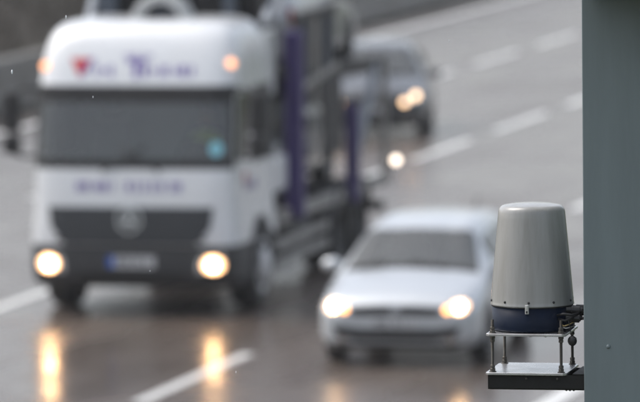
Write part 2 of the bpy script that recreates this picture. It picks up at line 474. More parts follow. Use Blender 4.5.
# scrub growing in the wide reserve behind the barrier: too many twigs to count
def scrub():
    V = []; F = []; MI = []
    def stem(p, d, L, w):
        a = p; b = p + d * L
        n = d.cross(Vector((rng.normal(), rng.normal(), rng.normal()))).normalized() * w
        i = len(V); V.extend([tuple(a - n), tuple(a + n), tuple(b)]); F.append((i, i + 1, i + 2)); MI.append(0)
    for k in range(3600):
        u = rng.uniform(-46.5, -34.3); t = rng.uniform(55, 185)
        h = rng.uniform(0.25, 0.9) * (0.6 + 0.6 * (math.sin(t * 0.45 + u) * 0.5 + 0.5))
        base = Vector((u, t, 0.03))
        for s in range(3):
            d = Vector((rng.normal() * 0.45, rng.normal() * 0.45, 1)).normalized()
            stem(base, d, h, 0.012)
            for q in range(6):
                p = base + d * h * rng.uniform(0.2, 1.0) + Vector(rng.normal(size=3) * 0.09)
                sz = rng.uniform(0.03, 0.08)
                e1 = Vector(rng.normal(size=3)).normalized() * sz; e2 = Vector(rng.normal(size=3)).normalized() * sz * 0.7
                i = len(V); V.extend([tuple(p), tuple(p + e1), tuple(p + e1 * 0.6 + e2), tuple(p + e2)]); F.append((i, i + 1, i + 2, i + 3))
                MI.append(1 if rng.random() < 0.7 else 2)
    me = bpy.data.meshes.new('scrub'); me.from_pydata(V, [], F); me.update()
    for mm in (M_TWIG, M_LEAF, M_LEAFG): me.materials.append(mm)
    me.polygons.foreach_set('material_index', MI)
    o = bpy.data.objects.new('scrub', me); C.objects.link(o); o.rotation_euler = (0, 0, RZ)
    return o
tag(scrub(), 'brown winter scrub growing on the earth behind the concrete barrier', 'scrub', kind='stuff')

# ------------------------------------------------------------------ hatchback cars
NU, NV = 4, 4
def car_ctrl():
    S = [
     (0.00, [(0,.30),(.45,.30),(.60,.35),(.63,.46),(.61,.56),(.50,.625),(.25,.645),(0,.65)]),
     (0.06, [(0,.21),(.60,.21),(.75,.30),(.78,.46),(.765,.61),(.64,.695),(.3,.725),(0,.73)]),
     (0.22, [(0,.19),(.70,.19),(.85,.30),(.87,.48),(.855,.66),(.71,.77),(.35,.805),(0,.815)]),
     (0.55, [(0,.18),(.72,.18),(.88,.30),(.895,.52),(.875,.75),(.735,.855),(.36,.895),(0,.905)]),
     (1.00, [(0,.18),(.72,.18),(.885,.30),(.895,.55),(.87,.86),(.755,.945),(.37,.985),(0,.995)]),
     (1.40, [(0,.18),(.72,.18),(.885,.30),(.895,.56),(.868,.91),(.675,1.165),(.34,1.20),(0,1.21)]),
     (1.80, [(0,.18),(.72,.18),(.885,.30),(.895,.56),(.865,.93),(.595,1.365),(.3,1.41),(0,1.42)]),
     (2.40, [(0,.18),(.72,.18),(.885,.30),(.895,.56),(.862,.95),(.585,1.42),(.3,1.47),(0,1.48)]),
     (3.20, [(0,.18),(.72,.18),(.885,.30),(.89,.56),(.855,.97),(.57,1.40),(.3,1.455),(0,1.465)]),
     (3.75, [(0,.20),(.72,.20),(.87,.30),(.875,.56),(.835,.98),(.555,1.345),(.29,1.40),(0,1.41)]),
     (4.05, [(0,.22),(.70,.22),(.83,.32),(.84,.56),(.79,.94),(.62,1.05),(.33,1.08),(0,1.09)]),
     (4.20, [(0,.32),(.6,.32),(.73,.38),(.75,.56),(.72,.76),(.56,.86),(.3,.88),(0,.885)]),
    ]
    return [[(x, y, z) for x, z in pr] for y, pr in S]

def car_region(i, j, side):
    if 4.0 < i < 5.8 and j > 5.0: return 'windscreen' if i > 4.24 else 'cowl_panel'
    if 9.2 < i < 9.85 and j > 5.2: return 'rear_window'
    if 4.15 < j < 4.85:
        if 5.5 < i < 6.8: return 'side_window_front%+d' % side
        if 6.95 < i < 8.0: return 'side_window_rear%+d' % side
    if i < 1.75: return 'front_bumper'
    if j > 5 and i < 4.0: return 'bonnet'
    if j > 5 and 5.9 < i < 9.2: return 'roof'
    if i > 10: return 'rear_bumper'
    if 1.6 < j < 4.15 and 4.6 < i < 6.88: return 'front_door%+d' % side
    if 1.6 < j < 4.15 and 6.88 < i < 8.4: return 'rear_door%+d' % side
    if i < 4.6 and 1.5 < j <= 5: return 'front_wing%+d' % side
    return 'body'

def wheel(name, parent, c, r, w, rim_m, side, seg=32, hub_depth=0.02):
    """tyre > rim, turning about the lateral axis"""
    x, y, z = c
    rt = r * 0.66
    ty = lathe(name, [(rt, -w/2), (r*0.93, -w/2), (r, -w*0.36), (r, w*0.36), (r*0.93, w/2), (rt, w/2), (rt, -w/2)], M_TYRE, parent, seg, 'X', (x, y, z))
    xo = x + side * (w / 2 - hub_depth)
    ri = lathe('rim', [(rt*1.0, -0.03*side), (rt, 0.0), (rt*0.86, -0.012*side), (rt*0.55, -0.03*side), (rt*0.3, 0.0), (rt*0.12, 0.008*side), (0.0, 0.008*side)], rim_m, ty, 20, 'X', (xo, y, z))
    for k in range(5):
        a = 2 * math.pi * k / 5 + 0.3
        box('wheel_slot', (xo + side*0.0, y + math.cos(a)*rt*0.7, z + math.sin(a)*rt*0.7), (0.012, rt*0.22, rt*0.22), M_BLACK, ty, 0.004)
    return ty

def make_car(root, paint, lights='off', rich=True, lamp_mat=None, style='hatch'):
    ctrl = car_ctrl(); g = loft(ctrl, NU, NV); bvh = grid_bvh(g)
    parts = split_grid(g, NU, NV, 8, car_region)
    for nm, cells in parts.items():
        base = nm.rstrip('+-1').replace('_front', '').replace('_rear', '') if 'side_window' in nm else nm.rstrip('+-1')
        gl = 'window' in nm or nm == 'windscreen'
        mt = (M_GLASS if nm == 'windscreen' else M_SIDEGLASS) if gl else paint
        if nm == 'cowl_panel': mt = M_BLACK
        me = grid_mesh(base, g, cells, flip=True)
        link(base, me, mt, root, smooth=True)
    # end caps
    for row in (0, -1):
        bm = bmesh.new(); f = bm.faces.new([bm.verts.new(tuple(p)) for p in g[row][:-1]])
        if row == -1: bmesh.ops.reverse_faces(bm, faces=[f])
        bmesh.ops.triangulate(bm, faces=bm.faces[:])
        from_bm('nose_panel' if row == 0 else 'tail_panel', bm, paint, root)
    # front details pressed onto the bumper
    patch('upper_grille', bvh, [(-.49,.578),(.49,.578),(.52,.668),(.25,.682),(0,.685),(-.25,.682),(-.52,.668)], M_BLACK, root)

    patch('lower_intake', bvh, [(-.66,.36),(-.42,.305),(.42,.305),(.66,.36),(.73,.47),(.4,.432),(-.4,.432),(-.73,.47)], M_BLACK, root)
    patch('bumper_lip_shade', bvh, [(-.66,.215),(.66,.215),(.74,.275),(.5,.262),(-.5,.262),(-.74,.275)], M_BLACK, root, off=0.01)  # black lip widened to carry the shadow under the bumper
    pl = patch('number_plate', bvh, rect(-.26,.26,.44,.55), M_PLATE, root, off=0.012, step=0.3)
    patch('plate_characters', bvh, lettering(-.23,.25,.46,.07, 5, .014), M_PLATEINK, pl, off=0.019, thick=0.002, step=0)
    # round badge with nested chevrons
    em = patch('badge', bvh, ellipse(0, .63, .062, .062, 20), M_CHROME, root, off=0.02, step=0)
    ch = [[(-.042,.672),(-.03,.675),(0,.628),(.03,.675),(.042,.672),(.004,.608),(-.004,.608)],
          [(-.05,.64),(-.04,.645),(-.024,.604),(0,.635),(.024,.604),(.04,.645),(.05,.64),(.028,.585),(.018,.585),(0,.611),(-.018,.585),(-.028,.585)]]
    patch('badge_emblem', bvh, [ellipse(0, .63, .055, .055, 20)], M_GRILLE, em, off=0.0275, thick=0.001, step=0)
    patch('badge_emblem', bvh, ch, M_CHROME, em, off=0.030, thick=0.002, step=0)
    for s in (-1, 1):
        hl = patch('headlight', bvh, [(s*.50,.60),(s*.66,.585),(s*.80,.63),(s*.83,.73),(s*.74,.755),(s*.58,.715),(s*.51,.67)], M_REFLECTOR, root, off=0.006, thick=0.004)
        lit = lamp_mat if lights == 'on' else M_CHROME
        if lights == 'on' and rich: patch('lamp_bowl_glow', bvh, ellipse(s*.70,.672,.095,.07), M_BOWL_HALO, hl, off=0.012, thick=0.003, step=0)
        patch('lamp_bulb', bvh, ellipse(s*.705,.675,.045,.042) if rich else ellipse(s*.72,.70,.06,.055), lit, hl, off=0.02, thick=0.006, step=0)
        patch('indicator_lens', bvh, ellipse(s*.575,.645,.04,.035) if rich else ellipse(s*.54,.60,.06,.055), (M_INDICATOR if rich else lamp_mat) if lights == 'on' else M_REFLECTOR, hl, off=0.018, thick=0.004, step=0)
        fg = patch('fog_lamp', bvh, ellipse(s*.60,.31,.045,.04), M_REFLECTOR, root, off=0.014, step=0)
        # mirror
        bm = bmesh.new(); bmesh.ops.create_uvsphere(bm, u_segments=14, v_segments=8, radius=1)
        for v in bm.verts:
            v.co = Vector((v.co.x*.125 + s*.985, v.co.y*.07*(1 if v.co.y > 0 else 1.2) + 1.5, v.co.z*.08 + .985))
        mi = from_bm('door_mirror', bm, paint, root, True)
        tube('mirror_arm', [(s*.86,1.5,.945),(s*.93,1.5,.95)], .022, M_PLASTIC, mi)

        # wheel arches and wheels
        for yy in (.86, 3.44):
            arch = [(yy + .365*math.cos(a), .30 + .365*math.sin(a)) for a in np.linspace(-0.3, math.pi+0.3, 18)]
            patch('wheel_arch', bvh, arch, M_BLACK, root, side=s, off=0.003, thick=0.002)
            wheel('wheel', root, (s*.805, yy, .315), .315, .205, M_RIM, s)
        patch('door_handle', bvh, rect(2.15,2.33,.83,.86), paint, root, side=s, off=0.012, step=0)
        patch('door_handle', bvh, rect(3.05,3.22,.85,.88), paint, root, side=s, off=0.012, step=0)
        tl = patch('tail_light', bvh, rect(3.95,4.08,.72,.92), mat('tail_lamp_red', (.35,.01,.012), .25), root, side=s, off=0.006)
        # seats
        for yy in (1.95, 2.95):
            st = box('seat', (s*.36, yy, .52), (.48,.5,.2), M_SEAT, root, .05)
            box('seat_back', (s*.36, yy+.3, .84), (.46,.14,.56), M_SEAT, st, .05, Matrix.Rotation(-.2,4,'X'))
            box('headrest', (s*.36, yy+.36, 1.2), (.26,.09,.17), M_SEAT, st, .04)
        for q in (0,):
            tube('wiper', [(s*.5 - .1, 1.02, 1.01),(s*.5-.52 if s > 0 else s*.5+.2, 1.1, 1.06)], .012, M_BLACK, root, 6)
    box('dashboard', (0, 1.35, .86), (1.36,.42,.24), M_INTERIOR, root, .06)
    box('floor_pan', (0, 2.3, .32), (1.4,2.4,.1), M_INTERIOR, root, .02)
    lathe('steering_wheel', [(.17+.018*math.cos(a), .018*math.sin(a)) for a in np.linspace(0, 2*math.pi, 9)], M_BLACK, root, 20, 'Y', (-.36, 1.62, .95))
    bm = bmesh.new(); add_tube(bm, [(.3,3.55,1.44),(.3,3.75,1.56)], .008, 6)
    from_bm('aerial', bm, M_BLACK, root)
    return bvh

CAR_A = R(11.0)
cp = pix(396, 368, z=0.0)
car = empty('hatchback_car', cp, -CAR_A)
tag(car, 'silver hatchback car with lit warm headlights driving on the wet road', 'car')
make_car(car, M_SILVER, 'on', True, M_BEAM_CAR)

far = empty('hatchback_car', pix(372, 139, z=0.0), -R(3.0))
tag(far, 'dark grey car with headlights on, following behind the car transporter', 'car')
make_car(far, M_DKCAR, 'on', False, M_BEAM_FAR)

# ------------------------------------------------------------------ the car transporter
TA = R(12.0)
tp = pix(131, 318, z=0.0)
truck = empty('car_transporter', tp, -TA)
tag(truck, 'white heavy lorry cab with purple posts and loaded car decks', 'lorry')

levels = [  # z, front y, half width, back y
 (.36, .10, 1.23), (.50, .01, 1.27), (.86, .00, 1.275), (1.30, .03, 1.25), (1.76, .08, 1.245), (2.20, .155, 1.235),
 (2.62, .24, 1.22), (2.74, .265, 1.215), (3.08, .41, 1.19), (3.32, .56, 1.12), (3.44, .74, 1.0), (3.48, 1.0, .80)]
ctrl = []
for z, yf, w in levels:
    q = max(0, (z - 3.08) / 0.4); yb = 2.3 - .35 * q
    ctrl.append([(0, yf, z), (.38*w, yf+.006, z), (.72*w, yf+.025, z), (.90*w, yf+.085, z), (.975*w, yf+.20, z), (w, yf+.48, z),
                 (w, max(1.3, yf+.6), z), (w, 1.8, z), (w*.985, yb-.03, z), (.6*w, yb, z), (0, yb, z)])
cab_g = loft(ctrl, 4, 4); cab_bvh = grid_bvh(cab_g)
def cab_region(i, j, side):
    if 4.1 < i < 6.0 and j < 3.95: return 'windscreen' if 4.3 < i < 5.72 and j < 3.6 else 'windscreen_surround'
    if 4.2 < i < 5.9 and 4.3 < j < 5.5: return 'side_window'+'%+d' % side
    if 4.0 < i < 6.3 and 5.75 < j < 8.2: return 'side_panel'+'%+d' % side
    if i < 2.0 and j < 4.6: return 'bumper'
    if 6.0 < i < 7.0 and j < 4.2: return 'sun_visor'
    if i > 7.0: return 'cab_roof'
    if i > 2 and 3.9 < j < 6.6: return 'cab_door%+d' % side
    if i < 2.0: return 'cab_side_skirt'
    if 2.0 <= i <= 4.1 and j < 3.9: return 'front_panel'
    return 'cab_shell'
cm = {'windscreen': M_GLASS, 'side_window': M_SIDEGLASS, 'bumper': M_PLASTIC, 'sun_visor': M_BLACK, 'windscreen_surround': M_BLACK, 'side_panel': M_PLASTIC, 'cab_side_skirt': M_PLASTIC}
for nm, cells in split_grid(cab_g, 4, 4, 11, cab_region).items():
    b = nm.rstrip('+-1')
    link(b, grid_mesh(b, cab_g, cells), cm.get(b, M_WHITE), truck, True)
bm = bmesh.new(); bm.faces.new([bm.verts.new(tuple(p)) for p in cab_g[-1][:-1]]); bmesh.ops.triangulate(bm, faces=bm.faces[:])
bmesh.ops.recalc_face_normals(bm, faces=bm.faces)
from_bm('roof_skin', bm, M_WHITE, truck)
box('cab_floor', (0, 1.25, .98), (2.2, 2.0, .08), M_INTERIOR, truck, .01)
box('engine_cover', (0, 1.3, .70), (1.1, 2.0, .5), M_STEELDK, truck, .04)
# grille with slats
gp = patch('grille', cab_bvh, [(-.80,.87),(.80,.87),(.97,1.08),(1.0,1.315),(-1.0,1.315),(-.97,1.08)], M_GRILLE, truck, off=.008, thick=.01)
for k in range(5):
    z = .915 + k * .078
    patch('grille_slat', cab_bvh, rect(-.86 + .01*(4-k)*-1, .86 + .01*(4-k), z, z + .045), M_GRILLE, gp, off=.02, thick=.014, step=.2)
em = patch('star_badge', cab_bvh, ellipse(0, 1.165, .155, .155, 28), M_GRILLE, truck, off=.036, thick=.006, step=0)
ring = [[(.155*math.cos(a), 1.165+.155*math.sin(a)), (.155*math.cos(b), 1.165+.155*math.sin(b)), (.132*math.cos(b), 1.165+.132*math.sin(b)), (.132*math.cos(a), 1.165+.132*math.sin(a))]
        for a, b in [(2*math.pi*k/24, 2*math.pi*(k+1)/24) for k in range(24)]]
patch('badge_ring', cab_bvh, ring, M_CHROME, em, off=.043, thick=.012, step=0)
star = []
for k in range(3):
    a = math.pi/2 + k*2*math.pi/3
    star.append([(0, 1.165), (.035*math.cos(a-1.05), 1.165+.035*math.sin(a-1.05)), (.132*math.cos(a), 1.165+.132*math.sin(a)), (.035*math.cos(a+1.05), 1.165+.035*math.sin(a+1.05))])
patch('badge_star', cab_bvh, star, M_CHROME, em, off=.044, thick=.014, step=0)
pl = patch('number_plate', cab_bvh, rect(-.27,.30,.60,.735), M_PLATE, truck, off=.014, step=0)
patch('plate_band', cab_bvh, rect(-.27,-.195,.602,.733), M_BLUE_INK, pl, off=.0212, thick=.002, step=0)
patch('plate_characters', cab_bvh, lettering(-.16,.29,.627,.085, 9, .016), M_PLATEINK, pl, off=.0212, thick=.002, step=0)
patch('bumper_intake', cab_bvh, [(-.62,.42),(.62,.42),(.66,.54),(-.66,.54)], M_BLACK, truck, off=.006)
for s in (-1, 1):
    hs_ = patch('headlight', cab_bvh, [(s*.80,.535),(s*1.10,.55),(s*1.14,.65),(s*1.12,.77),(s*.86,.755),(s*.80,.66)], M_REFLECTOR, truck, off=.008, thick=.006)
    patch('lamp_bowl_glow', cab_bvh, ellipse(s*1.0,.640,.135,.105), M_BOWL_HALO, hs_, off=.016, thick=.004, step=0)
    patch('lamp_bulb', cab_bvh, ellipse(s*1.0,.635,.056,.048), M_BEAM, hs_, off=.026, thick=.008, step=0)
    # amber roof markers
    hit = cab_bvh.find_nearest(Vector((s*1.25, .30 if s < 0 else .42, 3.03)))[0]
    bm = bmesh.new(); bmesh.ops.create_uvsphere(bm, u_segments=14, v_segments=8, radius=1)
    for v in bm.verts: v.co = Vector((v.co.x*.055, v.co.y*.05, v.co.z*.05)) + hit
    from_bm('marker_lamp', bm, M_AMBER, truck, True)
    tube('wiper', [(s*.35, .06, 1.74), (s*.35-.52*s, .125, 2.02)], .014, M_BLACK, truck, 6)
# lettering on the roof panel and beneath the windscreen (blurred beyond reading in the photograph)
patch('red_emblem', cab_bvh, [(-.79,3.055),(-.55,3.055),(-.63,2.90),(-.67,2.84),(-.71,2.90)], M_RED_INK, truck, off=.006, thick=.002)
patch('emblem_shadow', cab_bvh, [(-.545,3.055),(-.50,3.055),(-.60,2.865),(-.665,2.835),(-.625,2.90)], M_PURPLE_INK, truck, off=.006, thick=.002)
patch('roof_lettering', cab_bvh, lettering(-.50,-.15,2.85,.125,3,.036) + [rect(-.10,.14,3.00,3.05), rect(-.012,.055,2.83,2.998)] + lettering(.10,.80,2.85,.12,4,.036), M_PURPLE_INK, truck, off=.006, thick=.002)
patch('roof_small_lettering', cab_bvh, lettering(-.14,.22,3.065,.04,6,.012), M_PURPLE_INK, truck, off=.006, thick=.002, step=.3)
patch('front_lettering', cab_bvh, lettering(-.66,-.12,1.505,.10,12,.026) + lettering(-.05,.60,1.505,.10,13,.026), M_PURPLE_INK, truck, off=.006, thick=.002)
patch('door_lettering', cab_bvh, lettering(.72,1.25,1.46,.11,15,.03), M_PURPLE_INK, truck, side=1, off=.006, thick=.002)
patch('door_emblem', cab_bvh, [(.60,1.68),(.78,1.68),(.70,1.50)], M_RED_INK, truck, side=1, off=.006, thick=.002)
patch('windscreen_sticker', cab_bvh, ellipse(1.02, 2.0, .075, .085), M_STICKER, truck, off=.004, thick=.002)
# arched fairing on the cab roof
bm = bmesh.new()
N = 18
for (r0, y0, y1) in ((1, 1.25, 1.55),):
    ro = [(.10-.36*math.cos(a), 3.42 + .36*math.sin(a)*1.0) for a in np.linspace(0, math.pi, N)]
    ri = [(.10-.24*math.cos(a), 3.42 + .23*math.sin(a)*1.0) for a in np.linspace(0, math.pi, N)]
    A = [[bm.verts.new((x, y, z)) for x, z in pr] for pr in (ro, ri) for y in (y0, y1)]
    for k in range(N - 1):
        bm.faces.new((A[0][k], A[0][k+1], A[1][k+1], A[1][k])); bm.faces.new((A[2][k], A[3][k], A[3][k+1], A[2][k+1]))
        bm.faces.new((A[0][k], A[2][k], A[2][k+1], A[0][k+1])); bm.faces.new((A[1][k], A[1][k+1], A[3][k+1], A[3][k]))
bmesh.ops.recalc_face_normals(bm, faces=bm.faces)
rf = from_bm('roof_arch', bm, mat('grey_roof_arch', (.42,.43,.43), .5, noise=.4, nscale=4.), truck, True)
bm = bmesh.new(); ri = [(.10-.24*math.cos(a), 3.42 + .23*math.sin(a)) for a in np.linspace(0, math.pi, N)]
bm.faces.new([bm.verts.new((x, 1.5, z)) for x, z in ri]); from_bm('arch_panel', bm, M_BLUEGREY, rf)
# mirrors on arms
for s in (-1, 1):
    x = s * 1.50
    mh = box('door_mirror', (x, .28, 2.42), (.21, .14, .48), M_BLACK, truck, .04)
    box('wide_mirror', (x, .28, 2.03), (.21, .14, .23), M_BLACK, mh, .04)
    tube('mirror_arm', [(s*1.16,.42,2.68),(s*1.36,.30,2.70),(x,.28,2.62)], .022, M_BLACK, mh)
    tube('mirror_arm', [(s*1.18,.42,1.88),(s*1.36,.30,1.88),(x,.28,1.93)], .022, M_BLACK, mh)
# side air deflector and white lower steps
for s in (-1, 1):
    box('side_fairing', (s*1.17, 2.40, 2.88), (.05, .5, .8), M_WHITE, truck, .02)
    box('side_locker', (s*1.08, 2.72, 1.50), (.34, .72, .46), M_WHITE, truck, .06)
    for k in range(7):
        yy = 3.72 + k * .36
        bar('lattice_upright', (s*1.235, yy, 2.2), (s*1.235, yy + .05, 3.3), .05, .10 + .05 * (k % 3), (M_STEELDK, M_BLUEGREY, M_STEELDK, M_STEELGREY)[k % 4], truck)
    bar('lattice_rail', (s*1.235, 3.6, 3.34), (s*1.235, 6.0, 3.34), .06, .10, M_STEELDK, truck)
    bar('lattice_rail', (s*1.275, 3.6, 2.45), (s*1.275, 6.0, 2.62), .03, .09, M_STEELGREY, truck)
    box('ramp_plate', (s*1.24, 5.75, 1.98), (.05, 1.1, .98), M_STEELDK, truck, .01)
for s in (-1, 1):
    arch = [(1.42 + .60*math.cos(a), .52 + .60*math.sin(a)) for a in np.linspace(-.25, math.pi+.25, 20)]
    patch('wheel_arch', cab_bvh, arch, M_BLACK, truck, side=s, off=.004, thick=.01)
    wheel('wheel', truck, (s*1.12, 1.42, .50), .50, .33, M_HUBW, s, 36, -.015)
    lathe('hub_cap', [(.21, 0), (.20, .05*s), (.12, .09*s), (0, .10*s)] if s > 0 else [(.21, 0), (.20, -.05), (.12, -.09), (0, -.10)], M_HUBW, truck, 24, 'X', (s*1.285, 1.42, .50))
    for yy in (6.3, 7.65):
        wheel('wheel', truck, (s*1.0, yy, .46), .46, .45, M_HUBW, s, 36, .12)
        mg = lathe('mudguard', [(.56, -.26), (.58, -.26), (.58, .26), (.56, .26)], M_STEELDK, truck, 28, 'X', (s*1.0, yy, .46))
        bmm = bmesh.new(); bmm.from_mesh(mg.data)
        bmesh.ops.delete(bmm, geom=[v for v in bmm.verts if v.co.z < .55], context='VERTS'); bmm.to_mesh(mg.data); bmm.free()
    for z0, dz in ((.40,.12),(.62,.12)):
        bar('side_guard', (s*1.2, 2.55, z0), (s*1.2, 5.6, z0), .04, dz, M_STEELGREY, truck)
    bar('chassis_rail', (s*.42, .6, .72), (s*.42, 9.5, .72), .09, .26, M_STEELDK, truck)
    bar('deck_rail', (s*1.18, 2.7, .95), (s*1.18, 9.6, .88), .10, .16, M_STEELGREY, truck)
    bar('deck_track', (s*.78, 2.8, .93), (s*.78, 9.6, .86), .42, .06, M_STEELDK, truck)
    bar('upper_deck_rail', (s*1.16, 3.1, 2.72), (s*1.16, 9.5, 2.42), .09, .15, M_STEELDK, truck)
    bar('upper_deck_track', (s*.78, 3.1, 2.70), (s*.78, 9.5, 2.40), .42, .05, M_STEELDK, truck)
    # posts
    bar('deck_post', (s*1.27, 3.4, .9), (s*1.27, 3.4, 3.2), .22, .20, M_PURPLE, truck, .015)
    bar('deck_post', (s*1.26, 6.95, .78), (s*1.26, 6.95, 2.05), .16, .18, M_PURPLE, truck, .015)
    bar('deck_post', (s*1.20, 9.35, .85), (s*1.20, 9.35, 2.45), .09, .10, M_STEELGREY, truck, .015)
    bar('diagonal_strut', (s*1.22, 7.4, 1.35), (s*1.22, 8.7, 2.42), .09, .12, M_PALESTEEL, truck)
    bar('diagonal_strut', (s*1.10, 2.5, 3.35), (s*1.16, 3.3, 3.95), .08, .09, M_PALESTEEL, truck)
for k in range(9):
    yy = 3.0 + k * .8
    bar('deck_crossmember', (-1.13, yy, .84), (1.13, yy, .84), .10, .08, M_STEELDK, truck)
    bar('upper_crossmember', (-1.1, yy, 2.72 - .047*(yy-3.1)-.07), (1.1, yy, 2.72 - .047*(yy-3.1)-.07), .10, .07, M_STEELDK, truck)
bar('headboard_post', (-.92, 2.75, .85), (-.92, 2.75, 4.0), .24, .14, M_BLUEGREY, truck)
bar('headboard_post', (.62, 2.75, .85), (.62, 2.75, 4.0), .16, .14, M_BLUEGREY, truck)
bar('headboard_post', (1.05, 2.75, .85), (1.05, 2.75, 4.0), .12, .14, M_STEELDK, truck)
box('headboard_panel', (.05, 2.86, 2.6), (2.0, .05, 3.3), mat('black_headboard', (.012,.012,.013), .7, spec=.2), truck, .01)
box('fuel_tank', (1.0, 3.9, .58), (.42, 1.5, .46), M_STEELDK, truck, .08)
box('rear_underrun_bar', (0, 9.55, .5), (2.3, .1, .14), M_STEELDK, truck, .02)
tube('lamp_stalk', [(1.2, 9.5, .95), (1.28, 9.5, 1.12), (1.34, 9.45, 1.12)], .02, M_STEELDK, truck)
lathe('tail_side_lamp', [(.03, .06), (.05, .03), (.05, .0), (.03, -.015), (0, -.02)], mat('side_lamp_lit', (1, .9, .8), .3, emit=(1.0, .82, .66), estr=2.4), truck, 16, 'Y', (1.34, 9.4, 1.12))
# cab interior
box('dashboard', (0, .62, 1.62), (2.1, .5, .34), M_INTERIOR, truck, .08)
for x in (-.62, .62):
    st = box('seat', (x, 1.35, 1.38), (.52, .52, .24), M_SEAT, truck, .06)
    box('seat_back', (x, 1.68, 1.86), (.50, .16, .78), M_SEAT, st, .06, Matrix.Rotation(-.12, 4, 'X'))
    box('headrest', (x, 1.74, 2.36), (.28, .1, .2), M_SEAT, st, .04)
lathe('steering_wheel', [(.22+.02*math.cos(a), .02*math.sin(a)) for a in np.linspace(0, 2*math.pi, 9)], M_BLACK, truck, 24, 'Y', (.62, .92, 1.82))
box('rear_curtain', (0, 2.2, 2.3), (2.2, .04, 1.9), mat('cab_curtain', (.26,.28,.28), .9), truck, .01)

# driver in a hi-vis vest: one skinned body
def skin_person(root_obj):
    V = [(0,0,.0),(0,.02,.25),(0,.03,.45),(0,.0,.55),(0,-.03,.66),(0,-.03,.78)]
    Rr = [(.17,.13),(.155,.11),(.18,.11),(.06,.06),(.085,.095),(.07,.08)]
    E = [(0,1),(1,2),(2,3),(3,4),(4,5)]
    def chain(start, pts, rs):
        prev = start
        for p, r in zip(pts, rs):
            V.append(p); Rr.append((r, r)); E.append((prev, len(V)-1)); prev = len(V)-1
        return prev
    for s in (-1, 1):
        e = chain(2, [(s*.19,.02,.45),(s*.26,-.08,.24),(s*.22,-.30,.20),(s*.17,-.41,.27)], [.065,.05,.04,.032])
        for k in range(4):
            chain(e, [(s*(.165-.0*k)-.0, -.46, .25+.022*k),(s*.13,-.49,.25+.022*k)], [.011,.009])
        chain(e, [(s*.14,-.42,.30),(s*.13,-.455,.32)], [.012,.010])
        chain(0, [(s*.11,-.08,-.02),(s*.13,-.45,.02),(s*.13,-.55,-.38)], [.095,.07,.05])
    me = bpy.data.meshes.new('person_body'); me.from_pydata(V, E, []); me.update()
    o = bpy.data.objects.new('person_body_tmp', me); C.objects.link(o)
    md = o.modifiers.new('skin', 'SKIN'); md.use_smooth_shade = True
    for i, (a, b) in enumerate(Rr): me.skin_vertices[0].data[i].radius = (a, b)
    me.skin_vertices[0].data[0].use_root = True
    sb = o.modifiers.new('sub', 'SUBSURF'); sb.levels = 1; sb.render_levels = 1
    dg = bpy.context.evaluated_depsgraph_get()
    out = bpy.data.meshes.new_from_object(o.evaluated_get(dg))
    bpy.data.objects.remove(o)
    return out
person = empty('person', truck.location + Matrix.Rotation(-TA, 3, 'Z') @ Vector((.62, 1.42, 1.60)), -TA)
tag(person, 'person in a yellow hi-vis vest sitting behind the lorry windscreen', 'person')
body_me = skin_person(person)
for mm in (mat('dark_clothes', (.04,.045,.06), .9), M_SKIN): body_me.materials.append(mm)
for p in body_me.polygons:
    c = p.center
    p.material_index = 1 if (c.z > .56 or c.y < -.38 and c.z > .1) else 0
link('body', body_me, None, person, True)
vst = [(.215,.155,.02),(.20,.14,.2),(.225,.14,.38),(.20,.13,.47),(.09,.09,.53)]
bm = bmesh.new(); rings = []
for a_, b_, z in vst:
    rings.append([bm.verts.new((a_*math.cos(t), b_*math.sin(t)+.02, z)) for t in np.linspace(0, 2*math.pi, 20, endpoint=False)])
for i in range(len(rings)-1):
    for k in range(20): bm.faces.new((rings[i][k], rings[i][(k+1)%20], rings[i+1][(k+1)%20], rings[i+1][k]))
from_bm('vest', bm, M_HIVIS, person, True)
bm = bmesh.new(); bmesh.ops.create_uvsphere(bm, u_segments=16, v_segments=10, radius=1)
for v in bm.verts: v.co = Vector((v.co.x*.095, v.co.y*.105 + .01, v.co.z*.12 + .735))
bmesh.ops.delete(bm, geom=[v for v in bm.verts if v.co.z < .72 and v.co.y < .0], context='VERTS')
from_bm('hair', bm, M_HAIR, person, True)
bm = bmesh.new()
for s in (-1, 1): add_box(bm, (s*.032, -.122, .715), (.02, .012, .010), .002)
from_bm('eyes', bm, M_HAIR, person)
box('nose', (0, -.130, .685), (.022, .03, .04), M_SKIN, person, .008)
box('mouth', (0, -.118, .645), (.045, .012, .010), mat('lips', (.35,.14,.12), .6), person, .003)

# cars carried on the decks
def loaded(pos, rz, label, paint, pitch=0):
    w = truck.location + Matrix.Rotation(-TA, 3, 'Z') @ Vector(pos)
    o = empty('loaded_car', w, -TA + rz); o.rotation_euler.x = pitch
    tag(o, label, 'car', 'cars carried on the transporter')
    make_car(o, paint)
    return o
loaded((0, 3.75, .975), 0, 'black car carried on the lower deck behind the lorry cab', M_BLKCAR)
loaded((0, 9.35, 2.44), math.pi, 'pale grey car on the raised deck above the black car', M_GREYCAR)

# ------------------------------------------------------------------ gantry column, bracket and radar sensor (in focus)
SA = R(11.2)
PXM = FPX / 21.8
base = pix(532.8, 367.8, 21.8)
rot = Matrix.Rotation(-SA, 3, 'Z')
def at(l): return base + rot @ Vector(l)

